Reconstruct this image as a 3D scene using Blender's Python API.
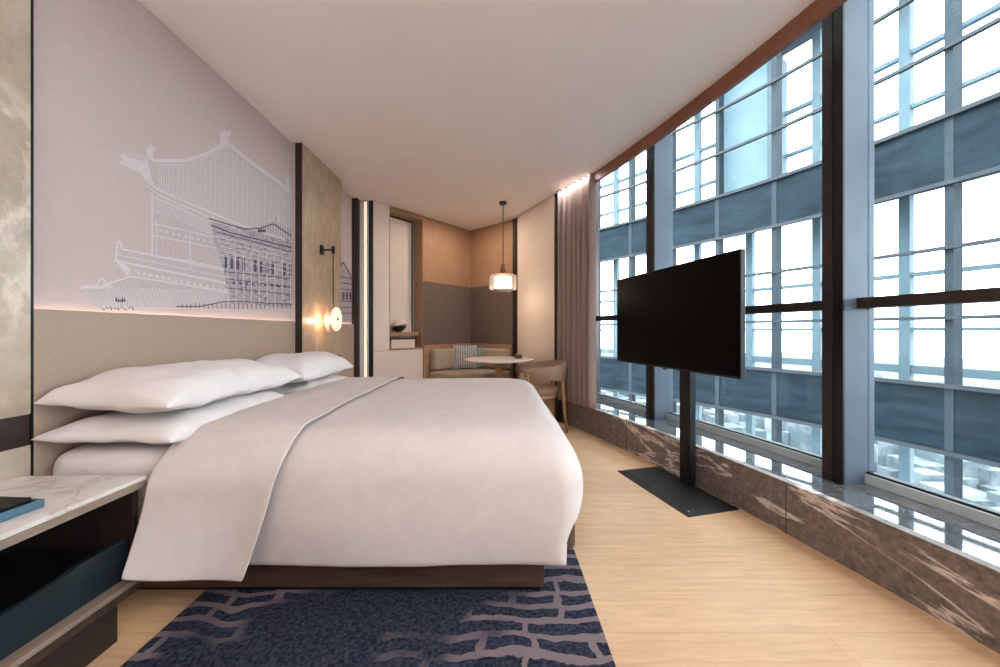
import bpy, bmesh, math, random
from mathutils import Vector, noise
random.seed(4)
S = bpy.context.scene
for o in list(bpy.data.objects): bpy.data.objects.remove(o)
COL = S.collection
R = math.radians

# ------------------------------------------------------------------ camera
F = 365.0; H = 1.10; CX = 496.0; CY = 331.0
cam = bpy.data.cameras.new('camera'); co = bpy.data.objects.new('camera', cam); COL.objects.link(co)
co.location = (0, 0, H); co.rotation_euler = (R(90), 0, 0)
cam.sensor_width = 36; cam.lens = F / 1000 * 36
cam.shift_x = .004; cam.shift_y = -.0025
cam.clip_start = .05; cam.clip_end = 2000
S.camera = co
S.view_settings.view_transform = 'Standard'; S.view_settings.look = 'None'
S.view_settings.exposure = 0.42; S.view_settings.gamma = 1; S.view_settings.use_curve_mapping = False

# ------------------------------------------------------------------ sky and lamps
w = bpy.data.worlds.new('sky'); S.world = w; w.use_nodes = True
nt = w.node_tree; nt.nodes.clear()
out = nt.nodes.new('ShaderNodeOutputWorld'); bg = nt.nodes.new('ShaderNodeBackground')
tc = nt.nodes.new('ShaderNodeTexCoord'); sp = nt.nodes.new('ShaderNodeSeparateXYZ'); rp = nt.nodes.new('ShaderNodeValToRGB')
nt.links.new(tc.outputs['Generated'], sp.inputs[0]); nt.links.new(sp.outputs['Z'], rp.inputs[0])
rp.color_ramp.elements[0].position = 0; rp.color_ramp.elements[0].color = (.93, .97, 1, 1)
rp.color_ramp.elements[1].position = .8; rp.color_ramp.elements[1].color = (.97, .98, 1, 1)
nt.links.new(rp.outputs[0], bg.inputs[0]); bg.inputs[1].default_value = 7.5
nt.links.new(bg.outputs[0], out.inputs[0])

def lamp(name, kind, loc, energy, color, size=.2, size_y=None, rot=(0, 0, 0), spot=None, blend=.6):
    l = bpy.data.lights.new(name, kind); l.energy = energy; l.color = color
    if kind == 'AREA':
        l.size = size
        if size_y: l.shape = 'RECTANGLE'; l.size_y = size_y
        else: l.shape = 'DISK'
    else: l.shadow_soft_size = size
    if kind == 'SPOT': l.spot_size = spot; l.spot_blend = blend
    o = bpy.data.objects.new(name, l); o.location = loc; o.rotation_euler = rot; COL.objects.link(o); return o
WARM = (1, .80, .62)
CEIL = 2.76
# fill light added under the ceiling behind the camera, without a fixture
for x, y, e in ((.6, -.9, 4),):
    lamp('rear_fill_light', 'AREA', (x, y, CEIL - .012), e, (1, .88, .80), .35)
# unseen upward spots added behind the camera to brighten the ceiling and its bounce
for x, y, e in ((-.7, -.7, 120), (1.1, -.7, 80)):
    lamp('ceiling_bounce_spot', 'SPOT', (x, y, 1.75), e, (1, .94, .92), .12, rot=(R(180), 0, 0), spot=R(165), blend=.8)
# warm area light added above the seating corner, no fixture modelled
lamp('corner_area_light', 'AREA', (-.35, 5.1, CEIL - .012), 9, WARM, .16)
lamp('cove_curtain_light', 'AREA', (.835, 4.06, CEIL - .004), 3, (1, .92, .90), .03, .5, rot=(0, 0, R(27)))

# ------------------------------------------------------------------ materials
def lin(c): return tuple((v / 255 / 12.92) if v <= 10 else ((v / 255 + .055) / 1.055) ** 2.4 for v in c)
class NT:
    def __init__(s, m):
        s.t = m.node_tree; s.b = s.t.nodes['Principled BSDF']
    def n(s, k, **kw):
        nd = s.t.nodes.new('ShaderNode' + k)
        for a, v in kw.items():
            if a in nd.inputs: nd.inputs[a].default_value = v
            else: setattr(nd, a, v)
        return nd
    def l(s, a, b): s.t.links.new(a, b)
def base(name, c, rough=.6, metal=0, spec=.4):
    m = bpy.data.materials.new(name); m.use_nodes = True; t = NT(m)
    t.b.inputs['Base Color'].default_value = (*lin(c), 1); t.b.inputs['Roughness'].default_value = rough
    t.b.inputs['Metallic'].default_value = metal; t.b.inputs['Specular IOR Level'].default_value = spec
    return m, t
def noisy(name, c1, c2, scale=8, stretch=(1, 1, 1), rough=.6, detail=6, bump=0, metal=0, spec=.4, lo=.35, hi=.65, dist=0, bscale=None):
    m, t = base(name, c1, rough, metal, spec)
    tc = t.n('TexCoord'); mp = t.n('Mapping'); mp.inputs['Scale'].default_value = stretch
    t.l(tc.outputs['Object'], mp.inputs[0])
    nz = t.n('TexNoise', Scale=scale, Detail=detail, Roughness=.6, Distortion=dist); t.l(mp.outputs[0], nz.inputs['Vector'])
    r = t.n('ValToRGB'); r.color_ramp.elements[0].position = lo; r.color_ramp.elements[1].position = hi
    r.color_ramp.elements[0].color = (*lin(c1), 1); r.color_ramp.elements[1].color = (*lin(c2), 1)
    t.l(nz.outputs[0], r.inputs[0]); t.l(r.outputs[0], t.b.inputs['Base Color'])
    if bump:
        src = nz
        if bscale:
            src = t.n('TexNoise', Scale=bscale, Detail=3); t.l(mp.outputs[0], src.inputs['Vector'])
        bp = t.n('Bump', Strength=bump, Distance=.004); t.l(src.outputs[0], bp.inputs['Height']); t.l(bp.outputs[0], t.b.inputs['Normal'])
    return m
def emis(name, c, s):
    m, t = base(name, c); t.b.inputs['Emission Color'].default_value = (*lin(c), 1); t.b.inputs['Emission Strength'].default_value = s
    return m
def thin_glass(name, tint=(236, 244, 246), gloss=1.0, rough=.0, milk=0):
    m = bpy.data.materials.new(name); m.use_nodes = True; t = m.node_tree; t.nodes.clear()
    o = t.nodes.new('ShaderNodeOutputMaterial'); mx = t.nodes.new('ShaderNodeMixShader')
    tr = t.nodes.new('ShaderNodeBsdfTransparent'); gl = t.nodes.new('ShaderNodeBsdfGlossy'); lw = t.nodes.new('ShaderNodeLayerWeight'); lw.inputs[0].default_value = .5
    fr = t.nodes.new('ShaderNodeMath'); fr.operation = 'POWER'; fr.inputs[1].default_value = 4.5
    t.links.new(lw.outputs['Facing'], fr.inputs[0])
    fa = t.nodes.new('ShaderNodeMath'); fa.operation = 'MULTIPLY_ADD'; fa.inputs[1].default_value = .8; fa.inputs[2].default_value = .035
    t.links.new(fr.outputs[0], fa.inputs[0])
    tr.inputs[0].default_value = (*lin(tint), 1); gl.inputs['Roughness'].default_value = rough; 
    mu = t.nodes.new('ShaderNodeMath'); mu.operation = 'MULTIPLY'; mu.inputs[1].default_value = gloss
    t.links.new(fa.outputs[0], mu.inputs[0]); t.links.new(mu.outputs[0], mx.inputs[0])
    t.links.new(tr.outputs[0], mx.inputs[1]); t.links.new(gl.outputs[0], mx.inputs[2]); t.links.new(mx.outputs[0], o.inputs[0])
    if milk:
        tl = t.nodes.new('ShaderNodeBsdfTranslucent'); m2 = t.nodes.new('ShaderNodeMixShader'); m2.inputs[0].default_value = milk
        tl.inputs[0].default_value = (.9, .88, .86, 1)
        t.links.new(mx.outputs[0], m2.inputs[1]); t.links.new(tl.outputs[0], m2.inputs[2]); t.links.new(m2.outputs[0], o.inputs[0])
    return m
M = {}
M['ceiling'] = noisy('ceiling_paint', (242, 235, 234), (244, 238, 237), 3, rough=.9, spec=.1)
M['cream'] = noisy('cream_panel', (222, 208, 196), (226, 212, 200), 3, rough=.6)
M['plaster'] = noisy('wall_plaster', (205, 195, 186), (210, 200, 190), 3, rough=.9)
M['leather'] = noisy('headboard_leather', (164, 144, 129), (170, 150, 134), 60, rough=.5, bump=.08, spec=.35)
M['white_cab'] = noisy('cabinet_lacquer', (214, 202, 194), (218, 206, 198), 3, rough=.45)
M['black'] = noisy('black_metal', (16, 15, 15), (22, 20, 20), 20, rough=.4)
M['tvframe'] = noisy('tv_bezel', (10, 10, 11), (14, 14, 15), 30, rough=.35)
M['screen'] = base('tv_screen', (2, 2, 3), .3, spec=.08)[0]
M['bronze'] = noisy('dark_bronze', (62, 50, 47), (54, 44, 42), 20, rough=.45, metal=.3)
M['standpaint'] = noisy('stand_powder_coat', (16, 16, 17), (20, 20, 21), 200, rough=.55, bump=.05)
M['walnut'] = noisy('walnut_wood', (62, 46, 38), (84, 63, 51), 3, (1.5, 14, 14), .45, bump=.05)
M['walnut_x'] = M['walnut']
M['veneer_wood'] = noisy('warm_oak_veneer', (150, 117, 92), (168, 134, 107), 4, (14, 14, 1), .5, bump=.05)
M['veneer_burl'] = noisy('burl_veneer_panel', (158, 137, 116), (184, 163, 141), 5, (3, 3, 1), .32, dist=1.2, detail=9)
M['cornice'] = noisy('red_oak_cornice', (120, 74, 56), (144, 94, 74), 30, (1, 1, 6), .45)
M['fabric_grey'] = noisy('woven_taupe_fabric', (98, 86, 80), (116, 103, 96), 160, rough=.95, bump=.3, spec=.1)
M['sofa'] = noisy('oatmeal_upholstery', (160, 146, 132), (176, 162, 148), 90, rough=.95, bump=.2, spec=.1)
M['linen'] = noisy('white_bed_linen', (200, 189, 186), (206, 195, 192), 14, rough=.85, bump=.06, spec=.15)
M['linen2'] = noisy('white_pillow_cotton', (216, 209, 207), (221, 214, 213), 14, rough=.85, bump=.08, spec=.15)
M['edge_wood'] = noisy('taupe_oak_edge', (128, 110, 97), (146, 127, 112), 4, (14, 1.2, 14), .5)
M['teal'] = noisy('teal_drawer_lacquer', (26, 36, 42), (30, 41, 47), 10, rough=.45)
M['tray'] = noisy('blue_leather_tray', (74, 104, 124), (82, 112, 132), 60, rough=.55)
M['phone'] = noisy('black_plastic', (18, 18, 19), (24, 24, 25), 60, rough=.35)
M['chair_leather'] = noisy('taupe_leather', (142, 112, 94), (150, 119, 100), 40, rough=.5, bump=.06)
M['chair_wood'] = noisy('chair_oak', (150, 112, 84), (168, 128, 98), 6, (3, 3, 1), .5)
M['alu'] = noisy('blue_grey_aluminium', (78, 89, 103), (83, 94, 108), 6, rough=.45, metal=.1)
M['alu_light'] = noisy('pale_aluminium', (206, 206, 208), (214, 214, 216), 6, rough=.5)
M['brass'] = noisy('brushed_brass', (120, 92, 66), (140, 108, 78), 30, rough=.3, metal=.8)
M['print_base'] = noisy('mural_silk', (194, 178, 175), (200, 184, 181), 220, (1, .12, 1), .75, bump=.15, spec=.2)
M['print_white'] = noisy('mural_white_ink', (206, 197, 199), (214, 205, 207), 60, rough=.75, spec=.2)
M['print_pale'] = noisy('mural_pale_ink', (187, 175, 176), (195, 184, 185), 90, rough=.75, spec=.2)
M['print_mid'] = noisy('mural_lavender_ink', (134, 125, 138), (190, 180, 184), 120, (1, .4, 1.6), rough=.75, spec=.2, lo=.4, hi=.55)
M['print_dark'] = noisy('mural_indigo_ink', (72, 66, 84), (104, 97, 114), 90, rough=.75, spec=.2)
M['lampglow'] = emis('lamp_glow', (255, 214, 160), 6)
M['ledwarm'] = emis('led_warm', (255, 222, 204), 12)
M['alabaster'] = emis('lit_alabaster', (255, 226, 196), .55)
M['clear'] = thin_glass('clear_shade_glass', (250, 250, 250), 1.0, milk=.14)
M['glass'] = thin_glass('window_glass', (250, 252, 252), .35)
M['glass_out'] = thin_glass('tower_glass', (240, 247, 250), .04, rough=.32)
M['steel_out'] = noisy('tower_steel', (50, 58, 64), (58, 66, 72), 3, rough=.6, spec=.15)
M['steel_pale'] = noisy('tower_pale_steel', (122, 134, 140), (132, 144, 150), 3, rough=.7, spec=.15)
M['spandrel'] = noisy('tower_spandrel_panel', (16, 24, 30), (44, 56, 64), 1.6, (1, 1, 4), .5, spec=.1, lo=.3, hi=.7)
M['concrete'] = noisy('tower_slab_grey', (88, 98, 104), (98, 108, 114), 2, rough=.8)
M['cushion_teal'] = noisy('teal_velvet', (120, 142, 146), (134, 156, 160), 50, rough=.9)

def marble(name, c1, c2, vein, scale, vw=.03, rough=.2, amount=1.0, grain=14, vmap=(1, 1, 1)):
    m, t = base(name, c1, rough, spec=.5)
    tc = t.n('TexCoord'); nz = t.n('TexNoise', Scale=grain, Detail=10, Roughness=.7); t.l(tc.outputs['Object'], nz.inputs['Vector'])
    r = t.n('ValToRGB'); r.color_ramp.elements[0].color = (*lin(c1), 1); r.color_ramp.elements[1].color = (*lin(c2), 1)
    r.color_ramp.elements[0].position = .35; r.color_ramp.elements[1].position = .68; t.l(nz.outputs[0], r.inputs[0])
    n2 = t.n('TexNoise', Scale=scale, Detail=8, Roughness=.62, Distortion=.8); vm = t.n('Mapping'); vm.inputs['Scale'].default_value = vmap; t.l(tc.outputs['Object'], vm.inputs[0]); t.l(vm.outputs[0], n2.inputs['Vector'])
    a = t.n('Math', operation='SUBTRACT'); a.inputs[1].default_value = .5; t.l(n2.outputs[0], a.inputs[0])
    b = t.n('Math', operation='ABSOLUTE'); t.l(a.outputs[0], b.inputs[0])
    r2 = t.n('ValToRGB'); r2.color_ramp.elements[0].color = (amount,) * 3 + (1,); r2.color_ramp.elements[1].color = (0, 0, 0, 1)
    r2.color_ramp.elements[0].position = 0; r2.color_ramp.elements[1].position = vw; t.l(b.outputs[0], r2.inputs[0])
    n3 = t.n('TexNoise', Scale=scale * .7, Detail=2); mp = t.n('Mapping'); mp.inputs['Location'].default_value = (3, 7, 1)
    t.l(tc.outputs['Object'], mp.inputs[0]); t.l(mp.outputs[0], n3.inputs['Vector'])
    r3 = t.n('ValToRGB'); r3.color_ramp.elements[0].position = .45; r3.color_ramp.elements[1].position = .53; t.l(n3.outputs[0], r3.inputs[0])
    mm = t.n('Math', operation='MULTIPLY'); t.l(r2.outputs[0], mm.inputs[0]); t.l(r3.outputs[0], mm.inputs[1])
    mx = t.n('Mix', data_type='RGBA'); t.l(mm.outputs[0], mx.inputs[0]); t.l(r.outputs[0], mx.inputs[6]); mx.inputs[7].default_value = (*lin(vein), 1)
    t.l(mx.outputs[2], t.b.inputs['Base Color'])
    return m
M['marble_brown'] = marble('brown_emperador_marble', (90, 81, 77), (144, 132, 127), (228, 218, 212), 1.4, .022, .45, grain=30, vmap=(.5, .5, 2.2))
M['marble_sill'] = marble('polished_dark_sill', (70, 72, 76), (96, 96, 98), (130, 124, 120), 2.0, .012, .03, .4)
M['marble_sill'].node_tree.nodes['Principled BSDF'].inputs['Specular IOR Level'].default_value = .9
M['sill_light'] = noisy('polished_pale_curb', (190, 202, 206), (200, 212, 216), 5, rough=.2)
M['marble_wall'] = marble('beige_onyx_wall', (168, 152, 134), (198, 184, 166), (226, 214, 198), 1.7, .05, .3, .8, 5)
M['marble_top'] = marble('pale_marble_top', (206, 198, 192), (226, 220, 216), (176, 160, 148), 2.2, .03, .25, .6, 7)
M['tabletop'] = marble('table_marble', (234, 228, 222), (242, 238, 234), (196, 186, 176), 5, .03, .2, .5)

# oak floor: boards run along X
m, t = base('oak_floor', (206, 172, 134), .42, spec=.35); M['floor'] = m
tc = t.n('TexCoord'); br = t.n('TexBrick', offset=.37)
br.inputs['Color1'].default_value = (*lin((221, 186, 149)), 1); br.inputs['Color2'].default_value = (*lin((211, 175, 138)), 1)
br.inputs['Mortar'].default_value = (*lin((196, 160, 123)), 1)
for k, v in (('Scale', 1), ('Mortar Size', .0012), ('Bias', 0), ('Brick Width', 1.9), ('Row Height', .19)): br.inputs[k].default_value = v
t.l(tc.outputs['Object'], br.inputs['Vector'])
mp = t.n('Mapping'); mp.inputs['Scale'].default_value = (1.6, 16, 1); t.l(tc.outputs['Object'], mp.inputs[0])
nz = t.n('TexNoise', Scale=2.4, Detail=9, Roughness=.62, Distortion=.6); t.l(mp.outputs[0], nz.inputs['Vector'])
r = t.n('ValToRGB'); r.color_ramp.elements[0].position = .3; r.color_ramp.elements[1].position = .7
r.color_ramp.elements[0].color = (.80, .77, .74, 1); r.color_ramp.elements[1].color = (1.04, 1.04, 1.04, 1); t.l(nz.outputs[0], r.inputs[0])
mx = t.n('Mix', data_type='RGBA', blend_type='MULTIPLY'); mx.inputs[0].default_value = 1
t.l(br.outputs[0], mx.inputs[6]); t.l(r.outputs[0], mx.inputs[7]); t.l(mx.outputs[2], t.b.inputs['Base Color'])

# navy rug with lilac-grey irregular bars
m, t = base('navy_rug_pile', (44, 48, 70), .95, spec=.1); M['rug'] = m
tc = t.n('TexCoord'); nz = t.n('TexNoise', Scale=4.6, Detail=5); t.l(tc.outputs['Object'], nz.inputs['Vector'])
av = t.n('Mix', data_type='RGBA', blend_type='LINEAR_LIGHT'); av.inputs[0].default_value = .065
t.l(tc.outputs['Object'], av.inputs[6]); t.l(nz.outputs['Color'], av.inputs[7])
br = t.n('TexBrick', offset=.45, offset_frequency=2, squash=.55, squash_frequency=3)
for k, v in (('Scale', 1), ('Mortar Size', .0145), ('Mortar Smooth', .1), ('Bias', 0), ('Brick Width', .34), ('Row Height', .075)): br.inputs[k].default_value = v
t.l(av.outputs[2], br.inputs['Vector'])
n4 = t.n('TexNoise', Scale=2.1, Detail=2); t.l(tc.outputs['Object'], n4.inputs['Vector'])
# lilac bars crowd towards both ends of the rug and thin out in the middle
sx = t.n('SeparateXYZ'); t.l(tc.outputs['Object'], sx.inputs[0])
ab = t.n('Math', operation='ABSOLUTE'); t.l(sx.outputs['X'], ab.inputs[0])
ad = t.n('Math', operation='MULTIPLY_ADD'); t.l(ab.outputs[0], ad.inputs[0]); ad.inputs[1].default_value = .46; t.l(n4.outputs[0], ad.inputs[2])
r = t.n('ValToRGB'); r.color_ramp.elements[0].position = .66; r.color_ramp.elements[1].position = .76; t.l(ad.outputs[0], r.inputs[0])
mm = t.n('Math', operation='MULTIPLY'); t.l(br.outputs['Fac'], mm.inputs[0]); t.l(r.outputs[0], mm.inputs[1])
n5 = t.n('TexNoise', Scale=70, Detail=3); t.l(tc.outputs['Object'], n5.inputs['Vector'])
r5 = t.n('ValToRGB'); r5.color_ramp.elements[0].position = .35; r5.color_ramp.elements[1].position = .68
r5.color_ramp.elements[0].color = (*lin((27, 30, 42)), 1); r5.color_ramp.elements[1].color = (*lin((62, 66, 82)), 1); t.l(n5.outputs[0], r5.inputs[0])
mx = t.n('Mix', data_type='RGBA'); t.l(mm.outputs[0], mx.inputs[0]); t.l(r5.outputs[0], mx.inputs[6]); mx.inputs[7].default_value = (*lin((122, 108, 112)), 1)
t.l(mx.outputs[2], t.b.inputs['Base Color'])
bp = t.n('Bump', Strength=.6, Distance=.004); t.l(n5.outputs[0], bp.inputs['Height']); t.l(bp.outputs[0], t.b.inputs['Normal'])

# striped cushion
m, t = base('striped_cushion', (150, 155, 160), .9, spec=.1); M['stripe'] = m
tc = t.n('TexCoord'); wv = t.n('TexWave', Scale=9, Distortion=3.5, Detail=3); wv.bands_direction = 'X'; wv.inputs['Detail Scale'].default_value = 3
t.l(tc.outputs['Object'], wv.inputs['Vector'])
r = t.n('ValToRGB'); r.color_ramp.elements[0].position = .25; r.color_ramp.elements[1].position = .55
r.color_ramp.elements[0].color = (*lin((112, 122, 134)), 1); r.color_ramp.elements[1].color = (*lin((182, 177, 172)), 1)
t.l(wv.outputs[0], r.inputs[0]); t.l(r.outputs[0], t.b.inputs['Base Color'])

# ------------------------------------------------------------------ geometry helpers
def link(name, bm, mat, parent=None, smooth=False, label=None):
    me = bpy.data.meshes.new(name)
    bmesh.ops.recalc_face_normals(bm, faces=bm.faces)
    bm.to_mesh(me); bm.free()
    for m_ in (mat if isinstance(mat, (list, tuple)) else [mat]): me.materials.append(m_)
    if smooth:
        for p in me.polygons: p.use_smooth = True
        if smooth != 'all': me.set_sharp_from_angle(angle=R(38))
    o = bpy.data.objects.new(name, me); COL.objects.link(o)
    if parent: o.parent = parent
    if label: o['label'] = label
    return o
def tag(o, label, cat, group=None):
    o['label'] = label; o['category'] = cat
    if group: o['group'] = group
    return o
def thing(name, label, cat, loc=(0, 0, 0), rz=0, group=None):
    o = bpy.data.objects.new(name, None); COL.objects.link(o); o.location = loc; o.rotation_euler = (0, 0, rz); o.empty_display_size = .1
    return tag(o, label, cat, group)
def struct(name, bm, mat, parent=None, smooth=False):
    o = link(name, bm, mat, parent, smooth)
    if not parent: o['kind'] = 'structure'
    return o
def quadbox(bm, pts, z0, z1, mi=0):
    """prism from a plan polygon"""
    a = [bm.verts.new((p[0], p[1], z0)) for p in pts]; b = [bm.verts.new((p[0], p[1], z1)) for p in pts]; n = len(pts)
    fs = [bm.faces.new(a[::-1]), bm.faces.new(b)]
    for i in range(n): fs.append(bm.faces.new((a[i], a[(i + 1) % n], b[(i + 1) % n], b[i])))
    for f in fs: f.material_index = mi
    return fs
def box(bm, x0, x1, y0, y1, z0, z1, mi=0):
    return quadbox(bm, ((x0, y0), (x1, y0), (x1, y1), (x0, y1)), z0, z1, mi)
def bev(bm, w=.004, seg=2):
    bmesh.ops.bevel(bm, geom=list(bm.edges), offset=w, segments=seg, affect='EDGES', profile=.5, clamp_overlap=True); return bm
def B(x0, x1, y0, y1, z0, z1, bv=.003):
    bm = bmesh.new(); box(bm, x0, x1, y0, y1, z0, z1)
    if bv: bev(bm, bv)
    return bm
def P(pts, z0, z1, bv=.003):
    bm = bmesh.new(); quadbox(bm, pts, z0, z1)
    if bv: bev(bm, bv)
    return bm
def lathe(bm, prof, seg=40, cx=0, cy=0, cap=True):
    rings = []
    for r_, z in prof:
        rings.append([bm.verts.new((cx + r_ * math.cos(2 * math.pi * i / seg), cy + r_ * math.sin(2 * math.pi * i / seg), z)) for i in range(seg)])
    for a, b in zip(rings, rings[1:]):
        for i in range(seg): bm.faces.new((a[i], a[(i + 1) % seg], b[(i + 1) % seg], b[i]))
    if cap: bm.faces.new(rings[0][::-1]); bm.faces.new(rings[-1])
    return bm
def tube(bm, pts, rad, seg=12):
    pts = [Vector(p) for p in pts]; rings = []
    rr = rad if isinstance(rad, (list, tuple)) else [rad] * len(pts)
    for i, p in enumerate(pts):
        d = (pts[min(i + 1, len(pts) - 1)] - pts[max(i - 1, 0)]).normalized()
        u = d.cross(Vector((0, 0, 1)) if abs(d.z) < .9 else Vector((1, 0, 0))).normalized(); v = d.cross(u)
        rings.append([bm.verts.new(p + rr[i] * (math.cos(2 * math.pi * k / seg) * u + math.sin(2 * math.pi * k / seg) * v)) for k in range(seg)])
    for a, b in zip(rings, rings[1:]):
        for k in range(seg): bm.faces.new((a[k], a[(k + 1) % seg], b[(k + 1) % seg], b[k]))
    bm.faces.new(rings[0][::-1]); bm.faces.new(rings[-1]); return bm
def arc(y, off=0):
    """point of the curved window line (plinth face) at depth y, pushed outwards by off"""
    x = 1.847 - .056 * y - .041 * y * y; nx, ny = 1, .056 + .082 * y; l = math.hypot(nx, ny)
    return (x + off * nx / l, y + off * ny / l)
def arcslab(y0, y1, o0, o1, z0, z1, n=24, bm=None):
    bm = bm or bmesh.new()
    ys = [y0 + (y1 - y0) * i / n for i in range(n + 1)]
    rows = []
    for y in ys:
        a = arc(y, o0); b = arc(y, o1)
        rows.append([bm.verts.new((*a, z0)), bm.verts.new((*b, z0)), bm.verts.new((*b, z1)), bm.verts.new((*a, z1))])
    for p, q in zip(rows, rows[1:]):
        for k in range(4): bm.faces.new((p[k], p[(k + 1) % 4], q[(k + 1) % 4], q[k]))
    bm.faces.new(rows[0][::-1]); bm.faces.new(rows[-1]); return bm

XL = -1.768          # headboard face
YB = -1.7            # wall behind the camera
YN = 4.75            # far end of the window line
# ------------------------------------------------------------------ the room shell
pl = [arc(YB + (YN - YB) * i / 30, .55) for i in range(31)]
struct('floor', P([(-2.3, YB - .1)] + [arc(YB - .1 + (YN - YB) * i / 30, .03) for i in range(31)] + [(.9, 6.8), (-2.3, 6.8)], -.12, 0, 0), M['floor'])
struct('ceiling', P([(-2.3, YB - .1)] + [arc(YB - .1 + (YN - YB) * i / 30, .0) for i in range(31)] + [(.9, 6.8), (-2.3, 6.8)], CEIL, CEIL + .1, 0), M['ceiling'])
struct('wall_left', B(-2.0, -1.815, YB - .1, 4.9, 0, CEIL, 0), M['plaster'])
struct('wall_back', P([(-2.0, YB - .1), (2.5, YB - .1), (2.5, YB), (-2.0, YB)], 0, 3.3, 0), M['plaster'])
# plinth + sill + cornice along the curve
struct('trim_1', arcslab(YB, YN, 0, .05, 0, .262, 40), M['marble_brown'])
struct('trim_2', arcslab(YB, YN, -.008, .035, .262, .283, 40), M['marble_brown'])
struct('trim_3', arcslab(YB, YN, .036, .47, .20, .281, 40), M['marble_sill'])
struct('trim_4', arcslab(YB, 3.835, -.004, .03, 2.66, CEIL - .001, 40), M['cornice'])
struct('ceiling_window_pocket', arcslab(YB, YN, .031, .60, 3.30, 3.36, 40), M['ceiling'])
struct('wall_pocket', arcslab(YB, YN, .031, .06, CEIL, 3.30, 40), M['ceiling'])
# the marble has joints: thin dark seams in the plinth
bm = bmesh.new()
for y in (.35, 1.98, 3.35):
    arcslab(y, y + .004, -.0015, .002, 0, .262, 1, bm)
struct('trim_5', bm, M['bronze'])

# windows: one per bay, glass + frame + mullion
MULL = (4.66, 3.29, 1.885, .48, -.95)
def rad_box(y, o0, o1, w_, z0, z1):
    a = Vector(arc(y, 0)); n = (Vector(arc(y, 1)) - a); t_ = Vector((-n.y, n.x))
    q = [a + n * o0, a + n * o1, a + n * o1 + t_ * w_, a + n * o0 + t_ * w_]
    return q
GO = .42
for i in range(len(MULL)):
    y1 = MULL[i]; y0 = MULL[i + 1] + .1 if i + 1 < len(MULL) else YB
    g = struct('window_%d' % (i + 1), arcslab(y0, y1, GO, GO + .012, .33, 3.3, 8), M['glass'])
    struct('window_frame', arcslab(y0, y1, GO - .02, GO + .05, .281, .33, 8), M['sill_light'], g)
    struct('glazing_bead', arcslab(y0, y1, GO - .008, GO + .03, .33, .342, 8), M['black'], g)
    struct('transom', arcslab(y0 - .02, y1, GO - .075, GO + .03, 1.222, 1.277, 8), M['bronze'], g)
    # mullion: dark front, blue-grey aluminium flanks
    struct('mullion', P(rad_box(y1, .262, GO + .05, .1, .281, 3.3), .281, 3.3, .002), M['alu'], g)
    f = P(rad_box(y1 + .0, .25, .264, .045, .281, 3.3), .281, 3.3, .001); struct('mullion_cover', f, M['black'], g)
    f = P(rad_box(y1 + .049, .25, .264, .052, .281, 3.3), .281, 3.3, .001); struct('mullion_cover', f, M['bronze'], g)
# rest of building edge under/over the window
struct('wall_right_edge', arcslab(YB, YN, .05, .5, -.6, .19, 40), M['concrete'])
struct('wall_right_head', arcslab(YB, YN, .40, .60, 3.36, 4.1, 40), M['concrete'])

# ------------------------------------------------------------------ left wall: marble, headboard, murals, sconce panel
def wx(px, X): return F * abs(X) / (CX - px)          # depth of a wall point seen at px
Y0, Y1, Y2, Y3 = 1.394, 3.21, 4.02, 4.58
mw = struct('wall_marble', B(-1.815, -1.770, YB, 1.388, .785, CEIL, 0), M['marble_wall'])
struct('wall_marble_low', B(-1.815, -1.770, YB, 1.388, 0, .667, 0), M['marble_wall'])
struct('trim_6', B(-1.815, -1.773, YB, 1.388, .667, .785, 0), M['bronze'])
struct('trim_7', B(-1.815, -1.768, 1.389, 1.396, 0, CEIL, 0), M['black'])

def mural(y0, y1, name, label, draw=None):
    o = tag(link(name, B(-1.815, -1.797, y0, y1, 1.18, CEIL - .006, 0), M['print_base']), label, 'wall art')
    return o
art = mural(Y0 + .003, Y1 - .002, 'wall_mural', 'large pale silk mural of a tiled pavilion roof above the headboard')
art2 = mural(Y1 + .002, Y3 - .03, 'wall_mural', 'narrow dark-inked strip of mural between sconce panel and vertical light strip')
XA = -1.797
def mp_(cx_, cy_):
    """crop pixel of the photo (80-300 x 120-320, x3.336) -> point on the mural wall"""
    px = 80 + cx_ / 3.336; py = 120 + cy_ / 3.336
    y = F * abs(XA) / (CX - px); z = H + (CY - py) * y / F
    return y, min(max(z, 1.188), CEIL - .02)
LAY = [0]
def ink(name, mat, polys, parent, lift):
    """thin ink layer: list of polygons (in crop px) extruded a hair off the silk"""
    bm = bmesh.new()
    for pi_, poly in enumerate(polys):
        up = lift + (pi_ % 19) * .000012
        q = [mp_(*p) for p in poly]
        q = [(min(y, ART_MAX), z) for y, z in q]
        a = [bm.verts.new((XA - .0005, y, z)) for y, z in q]; b = [bm.verts.new((XA + up, y, z)) for y, z in q]
        try:
            bm.faces.new(b)
            for i in range(len(q)): bm.faces.new((a[i], a[(i + 1) % len(q)], b[(i + 1) % len(q)], b[i]))
        except ValueError: pass
    return link(name, bm, mat, parent)
ART_MAX = Y1 - .004
def stroke(pts, w_=5):
    out_ = []
    for (x0, y0), (x1, y1) in zip(pts, pts[1:]):
        dx, dy = x1 - x0, y1 - y0; l = math.hypot(dx, dy) or 1; nx, ny = -dy / l * w_ / 2, dx / l * w_ / 2
        out_.append([(x0 + nx, y0 + ny), (x1 + nx, y1 + ny), (x1 - nx, y1 - ny), (x0 - nx, y0 - ny)])
    return out_
def interp(pts, x):
    for (x0, y0), (x1, y1) in zip(pts, pts[1:]):
        if x0 <= x <= x1: return y0 + (y1 - y0) * (x - x0) / (x1 - x0)
    return pts[-1][1] if x > pts[-1][0] else pts[0][1]
ridge = [(225, 120), (250, 136), (350, 136), (410, 117), (460, 92), (485, 72), (540, 118), (600, 163), (650, 198), (700, 238), (716, 268)]
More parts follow.
